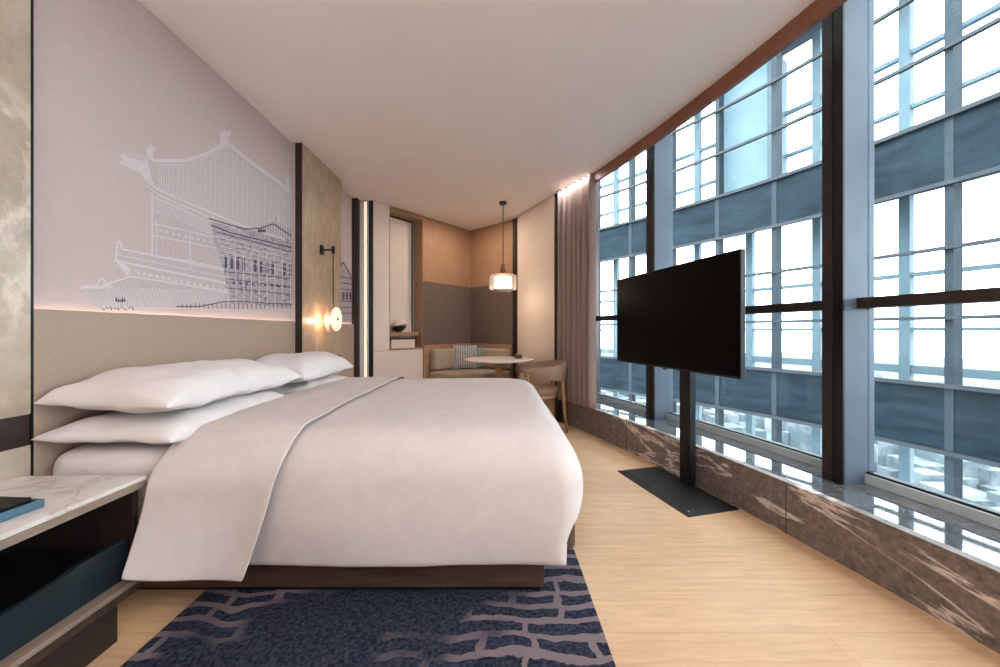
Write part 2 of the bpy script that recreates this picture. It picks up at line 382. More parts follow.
eave = [(225, 205), (260, 232), (340, 268), (440, 310), (520, 345), (600, 372), (716, 410)]
hall_top = [(225, 235), (340, 290), (440, 335), (500, 362)]
# pale washes
wash = [[(225, 120), (250, 136), (350, 136), (410, 117), (460, 92), (485, 72), (600, 163), (700, 238), (716, 268), (716, 372), (660, 350), (550, 356), (440, 312), (260, 232), (225, 205)],
        [(228, 215), (430, 335), (484, 520), (400, 500), (240, 455), (240, 300)],
        [(115, 410), (133, 404), (140, 430), (480, 500), (500, 560), (170, 500), (115, 468)],
        [(0, 575), (170, 520), (500, 560), (500, 630), (60, 628)]]
ink('mural_wash', M['print_pale'], wash, art, .0006)
# white ink
W = []
W += stroke(ridge, 12)
W += stroke([(x, y + 13) for x, y in ridge[1:6]], 3)
W += stroke(eave, 7) + stroke([(x, y + 16) for x, y in eave[:5]], 4) + stroke([(x, y + 32) for x, y in eave[:4]], 3)
W += [[(466, 40), (480, 36), (500, 36), (506, 44), (495, 56), (498, 90), (466, 90)]]
W += [[(222, 128), (220, 95), (230, 82), (245, 86), (252, 98), (240, 104), (248, 134)]]
W += [[(684, 232), (688, 205), (682, 184), (690, 182), (700, 196), (706, 250)]]
W += [[(126, 106), (150, 122), (205, 136), (225, 128), (236, 190), (246, 215), (226, 210), (198, 176), (130, 146), (126, 136), (142, 134)]]
for k in range(7): W += [[(144 + k * 11, 112 + k * 2), (150 + k * 11, 102 + k * 3), (152 + k * 11, 126 + k * 2)]]
x = 262
while x < 715:
    W += stroke([(x, interp(ridge, x) + 14), (x + 1, interp(eave, x) - 4)], 2.6); x += 8.2
for k in range(6):
    W += stroke([(232 + k, 258 + k * 9), (300, 275 + k * 9), (432 + k * 3, 340 + k * 9)], 2.4)
for k in range(13):
    x = 262 + k * 22; y = interp(eave, x) + 22
    W += [[(x, y), (x + 6, y - 8), (x + 12, y + 5)]]
W += stroke([(240, 240), (240, 450)], 6) + stroke([(256, 330), (256, 455)], 3)
W += stroke([(240, 345), (360, 370), (446, 392)], 4) + stroke([(240, 385), (360, 408), (455, 428)], 4) + stroke([(240, 452), (360, 470), (480, 495)], 5)
for k in range(9):
    x = 262 + k * 21; y = 350 + k * 4.6 + 22; W += [[(x, y), (x + 6, y - 10), (x + 12, y + 2)]]
W += stroke([(366, 372), (368, 500)], 4)
W += stroke([(118, 470), (122, 408), (135, 406), (138, 432)], 7) + stroke([(135, 430), (250, 453), (480, 502)], 6) + stroke([(112, 466), (170, 480), (300, 506), (490, 545)], 7)
W += stroke([(120, 448), (300, 486), (488, 525)], 3)
for k in range(15):
    x = 185 + k * 21; y = 512 + k * 4.2; W += [[(x, y), (x + 8, y - 12), (x + 15, y + 3)]]
W += [[(118, 470), (150, 480), (168, 500), (160, 525), (140, 500)]]
W += stroke([(52, 556), (62, 534), (76, 528), (86, 548), (170, 522), (320, 545), (495, 575)], 6)
W += stroke([(0, 560), (30, 556), (60, 560), (90, 552)], 8)
for k in range(12): W += [[(0 + k * 9, 556), (5 + k * 9, 544), (9 + k * 9, 560)]]
x = 92
while x < 492:
    W += stroke([(x, 556 + (x - 92) * .04), (x - 12, 622)], 2.6); x += 10
W += stroke([(90, 625), (300, 628), (490, 632)], 3)
ink('mural_white_ink', M['print_white'], W, art, .0012)
Wn = []
for k in range(5): Wn += [[(268 + k * 17, 396 + k * 3.4), (278 + k * 17, 398 + k * 3.4), (278 + k * 17, 442 + k * 3.4), (268 + k * 17, 440 + k * 3.4)]]
ink('mural_window_ink', M['print_base'], Wn, art, .0018); Wn = []
for k in range(5): Wn += [[(384 + k * 17, 424 + k * 3.4), (394 + k * 17, 426 + k * 3.4), (395 + k * 17, 470 + k * 3.4), (385 + k * 17, 468 + k * 3.4)]]
ink('mural_window_ink', M['print_base'], Wn, art, .0018)
# the darker hall to the right
D = [[(430, 340), (545, 360), (600, 352), (645, 338), (652, 308), (660, 340), (716, 376), (716, 628), (500, 612), (484, 520)]]
ink('mural_lavender_ink', M['print_mid'], D, art, .0009)
K = []
K += stroke([(430, 328), (500, 350), (550, 364), (600, 362), (645, 346), (716, 392)], 4)
K += stroke([(436, 350), (500, 376), (716, 430)], 4) + stroke([(450, 372), (600, 412), (716, 446)], 3)
for a in range(12):
    x = 482 + a * 19.5; y = 452 + a * 2.6
    if a % 5 == 4: continue
    K += [[(x, y), (x + 9, y + 1), (x + 9, y + 42), (x, y + 41)]]
for a in range(11):
    x = 486 + a * 21; y = 545 + a * 1.5; K += [[(x, y), (x + 6, y - 10), (x + 13, y + 2)]]
K += stroke([(486, 530), (716, 560)], 3) + stroke([(486, 560), (716, 584)], 3) + stroke([(480, 506), (716, 532)], 3)
K += stroke([(320, 622), (400, 622), (480, 606), (560, 606), (640, 612), (716, 616)], 3.5)
for a in range(26):
    x = 340 + a * 14.5; K += stroke([(x, 612), (x + 1, 630)], 1.8)
K2 = []
for a in range(5): K2 += [[(116 + a * 7, 604 + (a % 2) * 5), (120 + a * 7, 588 + (a % 3) * 4), (124 + a * 7, 606)]]
for a in range(9): K2 += stroke([(75 + a * 12, 630 - (a % 3) * 4), (82 + a * 12, 634 - (a % 2) * 6)], 2.5)
random.seed(9)
for a in range(110):
    x = random.uniform(470, 712); y = random.uniform(385, 600)
    if x < 485 and y > 450: continue
    l = random.uniform(3, 14); K += stroke([(x, y), (x + l, y + l * .24)], random.uniform(1.2, 3))
for a in range(5): K += [[(590 + a * 5, 372), (596 + a * 5, 362), (600 + a * 5, 376)]]
ink('mural_indigo_ink', M['print_dark'], K, art, .0016)
ink('mural_figures_ink', M['print_dark'], K2, art, .0016)
Z_ = []
for a in range(5):
    y = 388 + a * 16; Z_ += stroke([(456 + a * 4, y), (716, y + 62)], 2)
for a in range(9): Z_ += stroke([(492 + a * 26, 440), (494 + a * 26, 612)], 2.2)
Z_ += stroke([(645, 336), (652, 312), (662, 316), (660, 338)], 4)
ink('mural_highlight_ink', M['print_white'], Z_, art, .0020)
# second mural strip: px 341-355
ART_MAX = Y3 - .034
def c2(px, py): return ((px - 80) * 3.336, (py - 120) * 3.336)
D = [[c2(336, 272), c2(343, 262), c2(349, 272), c2(356, 282), c2(356, 322), c2(336, 322)]]
ink('mural_lavender_ink', M['print_mid'], D, art2, .0009)
K = []
for a in range(7): K += stroke([c2(334, 276 + a * 6.2), c2(356, 280 + a * 5.6)], 3)
for a in range(5): K += [[c2(339 + a * 3.4, 292), c2(341 + a * 3.4, 292), c2(341 + a * 3.4, 300), c2(339 + a * 3.4, 300)]]
K += stroke([c2(338, 268), c2(343, 262), c2(350, 274), c2(356, 282)], 4)
ink('mural_indigo_ink', M['print_dark'], K, art2, .0016)

hb = thing('headboard', 'long taupe leather headboard panel under the big mural', 'headboard', (XL, (Y0 + Y1) / 2, 0))
o = link('upholstered_panel', bev(P([(-.017, Y0 - 2.302), (0, Y0 - 2.302), (0, Y1 - 2.302), (-.017, Y1 - 2.302)], .0, 1.186, 0), .006), M['leather'], hb)
o = link('light_strip', B(-.028, -.019, Y0 - 2.28, Y1 - 2.32, 1.165, 1.170, 0), M['ledwarm'], hb)
hb2 = tag(link('wall_panel', B(-1.786, XL, Y2 + .003, Y3 - .03, 0, 1.186, .004), M['leather']), 'short taupe leather wall panel below the narrow mural strip', 'wall panel')
o = link('light_strip', B(-1.796, -1.788, Y2 + .01, Y3 - .05, 1.165, 1.170, 0), M['ledwarm'], hb2)
pn = thing('sconce_panel', 'tall burl veneer wall panel with dark edge behind the round sconce', 'wall panel', (-1.706, 3.6, 0))
link('veneer', P([(-.02, Y1 - 3.6 + .006), (0, Y1 - 3.6 + .006), (0, Y2 - 3.6), (-.02, Y2 - 3.6)], 0, CEIL - .004, .001), M['veneer_burl'], pn)
link('edge_trim', P([(-.060, Y1 - 3.6), (0, Y1 - 3.6), (0, Y1 - 3.6 + .005), (-.060, Y1 - 3.6 + .005)], 0, CEIL - .004, 0), M['bronze'], pn)
link('edge_filler', P([(-.11, Y1 - 3.6), (-.061, Y1 - 3.6), (-.061, Y1 - 3.6 + .005), (-.11, Y1 - 3.6 + .005)], 0, CEIL - .004, 0), M['print_base'], pn)
link('panel_core', P([(-.11, Y1 - 3.6 + .006), (-.021, Y1 - 3.6 + .006), (-.021, Y2 - 3.6), (-.11, Y2 - 3.6)], 0, CEIL - .004, 0), M['bronze'], pn)
link('socket', P([(0, .30), (.006, .30), (.006, .40), (0, .40)], .78, .84, 0), M['black'], pn)

# wall end facing the camera with the vertical light strip
struct('wall_end', B(-1.80, -1.62, 4.641, 4.655, 0, CEIL, 0), M['alu_light'])
struct('trim_8', B(-1.812, -1.73, 4.55, 4.64, 0, CEIL - .002, 0), M['bronze'])
st = thing('vertical_light_strip', 'tall vertical warm light strip in pale channel beside the cabinet', 'light', (-1.66, 4.63, 0))
link('channel', bev(P([(-.065, -.015), (.03, -.015), (.03, .009), (-.065, .009)], 0.02, CEIL - .01, 0), .003), M['alu_light'], st)
link('diffuser', P([(-.004, -.022), (.024, -.022), (.024, -.015), (-.004, -.015)], 0.05, CEIL - .03, 0), emis('strip_glow', (255, 205, 178), .85), st)

# ------------------------------------------------------------------ sconce
sc = thing('wall_sconce', 'black wall sconce with two glowing round glass discs on veneer panel', 'lamp', (-1.706, 3.56, 1.89))
bm = bmesh.new(); box(bm, 0, .018, -.03, .03, -.045, .045); bev(bm, .003); link('wall_plate', bm, M['black'], sc)
link('arm', tube(bmesh.new(), [(.01, 0, 0), (.118, 0, 0)], .009), M['black'], sc, 'all')
bm = bmesh.new(); lathe(bm, [(.014, -.035), (.016, -.03), (.016, .03), (.014, .035)], 20, .118, 0); link('joint', bm, M['black'], sc, True)
link('rod', tube(bmesh.new(), [(.118, 0, -.02), (.118, 0, -.60)], .0045), M['black'], sc, 'all')
def disc(r_, t_, x, zc, yc=0):
    bm = bmesh.new(); lathe(bm, [(r_ * .2, -t_ * .9), (r_ * .8, -t_), (r_ * .97, -t_ * .6), (r_, 0), (r_ * .97, t_ * .6), (r_ * .8, t_), (r_ * .2, t_ * .9)], 48)
    for v in bm.verts: v.co = Vector((v.co.z + x, v.co.x + yc, v.co.y + zc))
    return bm
link('front_disc', disc(.118, .008, .150, -.675), M['alabaster'], sc, 'all')
link('rear_disc', disc(.135, .006, .088, -.675), M['clear'], sc, 'all')
link('bulb', disc(.03, .022, .118, -.675), M['lampglow'], sc, 'all')
link('centre_cap', disc(.012, .008, .164, -.675), M['brass'], sc, 'all')
lamp('sconce_light', 'POINT', (-1.706 + .06, 3.50, 1.195), 1.3, (1, .68, .42), .02)

# ------------------------------------------------------------------ cabinet with niche (45 degree wall A)
PA = Vector((-1.557, 4.64)); DA = Vector((.63, .776)).normalized(); NA = Vector((-DA.y, DA.x))   # NA points away from the camera
def A(t_, d): v = PA + DA * t_ + NA * d; return (v.x, v.y)
def AB(t0, t1, d0, d1, z0, z1, bv=.002): return P([A(t0, d0), A(t1, d0), A(t1, d1), A(t0, d1)], z0, z1, bv)
cab = thing('niche_cabinet', 'tall cream lacquered cabinet with oak lined display niche', 'cabinet')
T0, T1 = .235, .80
link('side_panel', AB(0, T0, 0, .28, .84, CEIL - .004), M['white_cab'], cab)
link('edge_strip', AB(-.03, -.002, .002, .28, 0, CEIL - .004), M['black'], cab)
link('base_cupboard', AB(0, T1, 0, .28, 0, .837), M['white_cab'], cab)
link('niche_back', AB(T0 + .012, T1 - .002, .20, .22, .84, CEIL - .06), M['white_cab'], cab)
link('niche_jamb', AB(T1 - .012, T1, .0, .28, .84, CEIL - .004), M['veneer_wood'], cab)
link('niche_jamb', AB(T0, T0 + .012, .0, .28, .84, CEIL - .06), M['veneer_wood'], cab)
link('niche_head', AB(T0 + .0, T1 - .012, .0, .28, CEIL - .06, CEIL - .004), M['veneer_wood'], cab)
link('niche_floor', AB(T0 + .012, T1 - .012, .0, .20, .84, .862), M['veneer_wood'], cab)
link('niche_edge', AB(T1 - .05, T1 - .035, .185, .199, .862, CEIL - .06), M['black'], cab)
link('niche_edge', AB(T0 + .05, T1 - .05, .185, .199, CEIL - .078, CEIL - .06), M['black'], cab)
sh = tag(link('display_shelf', AB(T0 + .013, T1 - .10, -.02, .199, 1.035, 1.085, .003), M['veneer_wood']), 'thick oak shelf inside the cabinet niche under the dark globe ornament', 'shelf')
sx_ = thing('drawer_box', 'small cream box with dark slot below the niche shelf', 'box')
link('box_body', AB(T0 + .05, T1 - .12, .03, .198, .864, .985, .003), M['white_cab'], sx_)
link('slot', AB(T0 + .013, T1 - .10, .02, .198, .985, 1.0, 0), M['bronze'], sx_)
# ornament: rounded two-tone bowl
v = A(T0 + .205, .08)
hel = thing('ornament', 'small round black and white ornament standing on the niche shelf', 'ornament', (v[0], v[1], 1.085), R(20))
bm = bmesh.new(); lathe(bm, [(.02, 0), (.045, .004), (.045, .014), (.075, .03), (.098, .062), (.105, .085)], 36); link('lower_bowl', bm, M['phone'], hel, True)
bm = bmesh.new(); lathe(bm, [(.108, .083), (.103, .115), (.082, .145), (.045, .163), (.01, .168)], 36)
for q in bm.verts: q.co.z += q.co.x * .22
link('upper_shell', bm, M['white_cab'], hel, True)
bm = bmesh.new(); lathe(bm, [(.106, .078), (.112, .084), (.112, .092), (.106, .096)], 36)
for q in bm.verts: q.co.z += q.co.x * .2
link('rim', bm, M['brass'], hel, True)

# ------------------------------------------------------------------ alcove walls, sofa corner
KC = Vector((-.436, 6.05)); PB = Vector((.262, 5.41)); DB = (PB - KC).normalized(); NB = Vector((DB.y * -1, DB.x)); LB = (PB - KC).length
LA = (KC - PA).length
def Bw(t_, d): v = KC + DB * t_ + NB * d; return (v.x, v.y)
def BB(t0, t1, d0, d1, z0, z1, bv=.002): return P([Bw(t0, d0), Bw(t1, d0), Bw(t1, d1), Bw(t0, d1)], z0, z1, bv)
struct('wall_alcove_left', AB(T1 + .002, LA + .1, .02, .1, 0, CEIL, 0), M['bronze'])
struct('wall_alcove_right', BB(-.02, LB + .02, .02, .1, 0, CEIL, 0), M['bronze'])
for nm, fn, a0, a1, lab in (('upper_panel', AB, T1 + .004, LA, 'left'), ('upper_panel', BB, .0, LB - .02, 'right')):
    o = tag(link('oak_wall_panel', fn(a0, a1, 0, .018, 1.818, CEIL - .004), M['veneer_wood']), 'tall warm oak panel, upper %s side of the sofa corner' % lab, 'wall panel')
    o = tag(link('fabric_wall_panel', fn(a0, a1, 0, .018, .905, 1.814, .004), M['fabric_grey']), 'dark taupe woven fabric panel, %s side behind the corner sofa' % lab, 'wall panel')
    o = tag(link('oak_wainscot', fn(a0, a1, -.02 if lab == 'left' else -.02, .018, 0, .90), M['veneer_wood']), 'low oak wainscot behind the sofa back, %s side' % lab, 'wall panel')
# cream wall and reveals
QA = Vector((.298, 5.31)); QB = Vector((.706, 4.413)); DQ = (QB - QA).normalized(); NQ = Vector((-DQ.y, DQ.x))
def Q(t_, d): v = QA + DQ * t_ + NQ * d; return (v.x, v.y)
LQ = (QB - QA).length
def QBx(t0, t1, d0, d1, z0, z1, bv=.002): return P([Q(t0, d0), Q(t1, d0), Q(t1, d1), Q(t0, d1)], z0, z1, bv)
struct('wall_far', QBx(-.02, LQ + .02, .012, .1, 0, CEIL, 0), M['bronze'])
struct('wall_far_panel', QBx(.03, LQ - .002, 0, .011, .0, CEIL - .006), M['cream'])
struct('trim_10', P([Bw(LB - .018, -.004), Bw(LB + .02, -.004), Q(.03, .011), Q(.028, .1)], 0, CEIL - .003, 0), M['bronze'])
# closing wall behind the curtain end
struct('wall_curtain_return', P([Q(LQ + .004, -.002), (.78, 4.42), (1.5, 5.3), (1.3, 5.4), Q(LQ + .004, .1)], 0, 3.3, 0), M['bronze'])

def softbox(x0, x1, y0, y1, z0, z1, r_=.04, seg=4):
    bm = bmesh.new(); box(bm, x0, x1, y0, y1, z0, z1)
    bmesh.ops.bevel(bm, geom=list(bm.edges), offset=r_, segments=seg, affect='EDGES', profile=.5); return bm
def place_local(o, org, ang): o.location = (org[0], org[1], o.location.z); o.rotation_euler = (0, 0, ang)
angA = math.atan2(DA.y, DA.x); angB = math.atan2(DB.y, DB.x)
sofa = thing('corner_sofa', 'oatmeal upholstered corner sofa built into the oak panelled alcove', 'sofa')
def sa(nm, ox, ang, bm, mat=M['sofa']):
    o = link(nm, bm, mat, sofa, True); o.location = (ox[0], ox[1], 0); o.rotation_euler = (0, 0, ang); return o
sa('seat_base', A(0, 0), angA, softbox(T1 + .08, LA - .03, -.62, -.03, .08, .36, .01, 2), M['veneer_wood'])
sa('seat_cushion', A(0, 0), angA, softbox(T1 + .08, LA - .03, -.64, -.03, .365, .52, .035))
sa('backrest', A(0, 0), angA, softbox(T1 + .09, LA - .22, -.17, -.025, .53, .835, .04))
sa('seat_base', KC, angB, softbox(.62, LB - .02, -.58, -.03, .08, .36, .01, 2), M['veneer_wood'])
sa('seat_cushion', KC, angB, softbox(.625, LB - .02, -.60, -.03, .365, .52, .035))
sa('backrest', KC, angB, softbox(.20, LB - .02, -.17, -.025, .53, .835, .04))

def pillow_bm(a, b, h, nu=36, nv=26, pinch=.10, seed=0, wr=.006, p=2.6, hb=None, ex=.62):
    """a, b half sizes, h half height at the crown; corners stay long"""
    bm = bmesh.new(); top = []; bot = []
    for s, store in ((1, top), (-1, bot)):
        for i in range(nu + 1):
            row = []
            for j in range(nv + 1):
                if s == -1 and (i in (0, nu) or j in (0, nv)): row.append(top[i][j]); continue
                u = -1 + 2 * i / nu; v_ = -1 + 2 * j / nv
                u = math.sin(u * math.pi / 2); v_ = math.sin(v_ * math.pi / 2)
                x = a * u * (1 - pinch * (1 - v_ * v_) * abs(u)); y = b * v_ * (1 - pinch * (1 - u * u) * abs(v_))
                e = max(0, (1 - abs(u) ** p)) ** ex * max(0, (1 - abs(v_) ** p)) ** ex
                z = (h if s > 0 or hb is None else -hb) * e * (1 if s > 0 or hb is not None else -1)
                z += wr * noise.noise(Vector((x * 7 + seed, y * 9, s * 2 + seed))) * min(1, e * 3)
                row.append(bm.verts.new((x, y, z)))
            store.append(row)
    for store in (top, bot):
        for i in range(nu):
            for j in range(nv):
                bm.faces.new((store[i][j], store[i + 1][j], store[i + 1][j + 1], store[i][j + 1]))
    return bm
def cushion(name, mat, label, loc, rot, a=.21, b=.21, h=.07, seed=0):
    o = link(name, pillow_bm(a, b, h, 22, 22, .06, seed, .004), mat, None, 'all'); o.location = loc; o.rotation_euler = rot
    return tag(o, label, 'cushion')
pc = A(LA - .42, -.25); cushion('scatter_cushion', M['stripe'], 'blue and white striped square cushion leaning in the sofa corner', (pc[0] + .02, pc[1], .705), (R(80), 0, R(6)), .185, .185, .055, 3)
pc = Bw(.30, -.24); cushion('scatter_cushion', M['cushion_teal'], 'plain teal cushion tucked behind the round table on the sofa', (pc[0] + .01, pc[1], .695), (R(80), 0, R(-20)), .16, .16, .05, 5)

# ------------------------------------------------------------------ round table, box, pendant, chair
TX, TY = .038, 4.62
tb = thing('round_table', 'small round pale marble top table on wooden pedestal by the sofa', 'table', (TX, TY, 0))
bm = bmesh.new(); lathe(bm, [(.40, .722), (.425, .728), (.435, .738), (.432, .748), (.42, .75)], 72); link('tabletop', bm, M['tabletop'], tb, True)
bm = bmesh.new(); lathe(bm, [(.06, .16), (.055, .3), (.045, .5), (.055, .66), (.085, .722)], 40); link('pedestal', bm, M['chair_wood'], tb, True)
bm = bmesh.new(); lathe(bm, [(.24, .0), (.24, .015), (.12, .05), (.06, .16)], 48); link('base', bm, M['chair_wood'], tb, True)
cd = thing('table_box', 'tiny brown box standing on the round table', 'box', (.285, 4.66, .75), R(12))
bm = bmesh.new(); box(bm, -.045, .045, -.03, .03, 0, .045); bev(bm, .005); link('box_body', bm, M['walnut'], cd)
bm = bmesh.new(); box(bm, -.04, .04, -.025, .025, .0455, .058); bev(bm, .004); link('lid', bm, M['chair_leather'], cd)

pd = thing('pendant_lamp', 'clear glass drum pendant lamp with lit white inner shade over the table', 'lamp', (.09, 4.70, CEIL))
bm = bmesh.new(); lathe(bm, [(.045, -.03), (.05, -.024), (.05, 0)], 28); link('ceiling_rose', bm, M['bronze'], pd, True)
link('cord', tube(bmesh.new(), [(0, 0, -.03), (0, 0, -.80)], .006, 8), M['bronze'], pd, 'all')
bm = bmesh.new(); lathe(bm, [(.055, -.935), (.042, -.92), (.026, -.86), (.022, -.80), (.012, -.795)], 28); link('neck', bm, M['brass'], pd, True)
def shell(prof, th=.003, seg=56):
    bm = bmesh.new(); ins = [(r_ - th, z) for r_, z in reversed(prof)]; full = prof + ins; rings = []
    for r_, z in full: rings.append([bm.verts.new((r_ * math.cos(2 * math.pi * i / seg), r_ * math.sin(2 * math.pi * i / seg), z)) for i in range(seg)])
    for k in range(len(rings)):
        a = rings[k]; b = rings[(k + 1) % len(rings)]
        for i in range(seg): bm.faces.new((a[i], a[(i + 1) % seg], b[(i + 1) % seg], b[i]))
    return bm
link('glass_shade', shell([(.055, -.935), (.14, -.938), (.168, -.95), (.176, -.975), (.176, -1.10), (.168, -1.128), (.15, -1.135)]), M['clear'], pd, 'all')
link('inner_shade', shell([(.112, -.965), (.115, -.97), (.115, -1.095), (.112, -1.10)]), emis('inner_shade_glow', (255, 236, 205), 1.6), pd, 'all')
bm = bmesh.new(); lathe(bm, [(.015, -.98), (.03, -1.0), (.034, -1.03), (.02, -1.06)], 20); link('bulb', bm, M['lampglow'], pd, 'all')
lamp('pendant_light', 'POINT', (.09, 4.70, CEIL - 1.15), 3.2, WARM, .1)

def make_chair(cx_, cy_, rz):
    ch = thing('tub_armchair', 'taupe leather tub armchair with oak legs at the round table', 'chair', (cx_, cy_, 0), rz)
    # faces local -X; wrap band
    bm = bmesh.new(); n = 40; rows = []
    for i in range(n + 1):
        a = R(-128 + 256 * i / n); k = abs(a) / R(128)
        rx, ry = .25, .285
        zt = .765 - .075 * k ** 1.6; zb = .60 - .005 * k if k > .0 else .60
        zb = .53 + .08 * k ** 1.5
        ct, st_ = math.cos(a), math.sin(a)
        cxx, cyy = rx * ct + (.02 if k < .5 else .02), ry * st_
        if k > .72: cxx -= (k - .72) * .28
        sec = []
        th = .026
        lean = .03 * (1 - k)
        for (dr, dz) in ((-th, .15), (-th, .85), (-th * .6, .97), (0, 1), (th * .6, .97), (th, .85), (th, .15), (th * .6, .03), (0, 0), (-th * .6, .03)):
            zz = zb + (zt - zb) * dz; off = dr + lean * (dz - .3)
            sec.append(bm.verts.new((cxx + off * ct, cyy + off * st_, zz)))
        rows.append(sec)
    for p, q in zip(rows, rows[1:]):
        for k in range(10): bm.faces.new((p[k], p[(k + 1) % 10], q[(k + 1) % 10], q[k]))
    bm.faces.new(rows[0][::-1]); bm.faces.new(rows[-1])
    link('backrest', bm, M['chair_leather'], ch, True)
    bm = bmesh.new(); lathe(bm, [(.19, .405), (.235, .41), (.25, .435), (.25, .455), (.225, .478), (.12, .49)], 48, -.03, 0)
    link('seat', bm, M['chair_leather'], ch, True)
    bm = bmesh.new(); lathe(bm, [(.215, .365), (.235, .37), (.235, .404), (.22, .404)], 48, -.03, 0); link('seat_frame', bm, M['chair_wood'], ch, True)
    for sx2, sy2 in ((1, 1), (1, -1), (-1, 1), (-1, -1)):
        if sx2 > 0: pts = [(.25, sy2 * .225, 0), (.215, sy2 * .205, .38), (.20, sy2 * .21, .60)]
        else: pts = [(-.235, sy2 * .25, 0), (-.205, sy2 * .235, .38), (-.185, sy2 * .255, .64)]
        link('leg', tube(bmesh.new(), pts, [.012, .019, .013], 14), M['chair_wood'], ch, 'all')
    return ch
make_chair(.49, 4.14, R(8))

# ------------------------------------------------------------------ curtain
def curtain():
    bm = bmesh.new(); p0 = Vector((.735, 4.40)); p1 = Vector((1.025, 3.83)); d = (p1 - p0); L = d.length; d.normalize(); n = Vector((d.y, -d.x)) * -1
    nx_, nz_ = 150, 26; rows = []
    for j in range(nz_ + 1):
        z = .286 + (CEIL - .289) * j / nz_; row = []
        for i in range(nx_ + 1):
            s = i / nx_; amp = .033 + .006 * math.sin(j * .2 + i * .1)
            ph = s * 2 * math.pi * 7.2 + .35 * math.sin(s * 9 + j * .05)
            w_ = amp * math.sin(ph) + .006 * noise.noise(Vector((s * 8, j * .2, 0)))
            q = p0 + d * (s * L + .010 * math.cos(ph)) + n * (w_)
            row.append(bm.verts.new((q.x, q.y, z)))
        rows.append(row)
    for a, b in zip(rows, rows[1:]):
        for i in range(nx_): bm.faces.new((a[i], a[i + 1], b[i + 1], b[i]))
    return bm
cu = link('curtain', curtain(), noisy('mauve_curtain_fabric', (146, 127, 122), (162, 143, 138), 70, (6, 6, 1), .9, bump=.15, spec=.1), None, 'all')
tag(cu, 'full-height mauve grey pleated curtain at the window end', 'curtain')
so = cu.modifiers.new('solid', 'SOLIDIFY'); so.thickness = .003

# ------------------------------------------------------------------ bed
bed = thing('bed', 'king-size bed with dark walnut platform frame on the navy rug', 'bed', (-.7, 2.4, 0))
def bl(bm):
    for v in bm.verts: v.co -= Vector((-.7, 2.4, 0))
    return bm
bm = bmesh.new(); box(bm, XL + .01, .335, 1.50, 3.20, .20, .315)
ve = [e for e in bm.edges if abs(e.verts[0].co.z - e.verts[1].co.z) > .05 and e.verts[0].co.x > 0]
bmesh.ops.bevel(bm, geom=ve, offset=.05, segments=6, affect='EDGES', profile=.5)
link('platform', bl(bev(bm, .004)), M['walnut'], bed, True)
link('plinth', bl(B(XL + .02, .20, 1.515, 3.19, .036, .199, .003)), M['walnut'], bed)
link('toe_kick', bl(B(XL + .03, .19, 1.535, 3.17, .0125, .036, 0)), M['black'], bed)
def mattress_bm():
    bm = softbox(XL + .003, .26, 1.410, 3.20, .318, .632, .08, 8)
    for px_ in (-1.24, -1.12):
        bmesh.ops.bisect_plane(bm, geom=list(bm.verts) + list(bm.edges) + list(bm.faces), plane_co=(px_, 0, 0), plane_no=(1, 0, 0))
    for v in bm.verts:      # pressed in where the duvet is tucked over it
        if v.co.x > -1.2:
            if v.co.y < 1.6: v.co.y += .055
            if v.co.z > .5: v.co.z -= .02
    return bm
mt = tag(link('mattress', mattress_bm(), M['linen2'], None, 'all'), 'thick white sheeted mattress showing beneath the stacked pillows', 'mattress')

def rrect(x0, x1, y0, y1, r_, n=12, per=26):
    """ring: start head-near, along near edge to foot, round corner, foot edge, round, far edge back to head"""
    pts = []
    for i in range(per * 2): pts.append((x0 + (x1 - r_ - x0) * i / (per * 2), y0, 0, -1))
    for i in range(n + 1):
        a = R(-90 + 90 * i / n); pts.append((x1 - r_ + r_ * math.cos(a), y0 + r_ + r_ * math.sin(a), math.cos(a), math.sin(a)))
    for i in range(1, per): pts.append((x1, y0 + r_ + (y1 - y0 - 2 * r_) * i / per, 1, 0))
    for i in range(n + 1):
        a = R(90 * i / n); pts.append((x1 - r_ + r_ * math.cos(a), y1 - r_ + r_ * math.sin(a), math.cos(a), math.sin(a)))
    for i in range(1, per * 2 + 1): pts.append((x1 - r_ - (x1 - r_ - x0) * i / (per * 2), y1, 0, 1))
    return pts
dv = thing('duvet', 'white duvet draped over the whole bed with turned-down top band', 'duvet', (-.5, 2.4, .69))
def shoulder(n=14):
    """(height above hem, share of the shoulder run) from the vertical drop to the flat top"""
    out_ = []
    for i in range(n + 1):
        a = R(90 * i / n); out_.append((.31 + .205 * math.sin(a), 1 - math.cos(a)))
    return out_
def crown(y): return .014 * max(0, math.sin(math.pi * min(1, max(0, (y - 1.58) / 1.6)))) ** .7
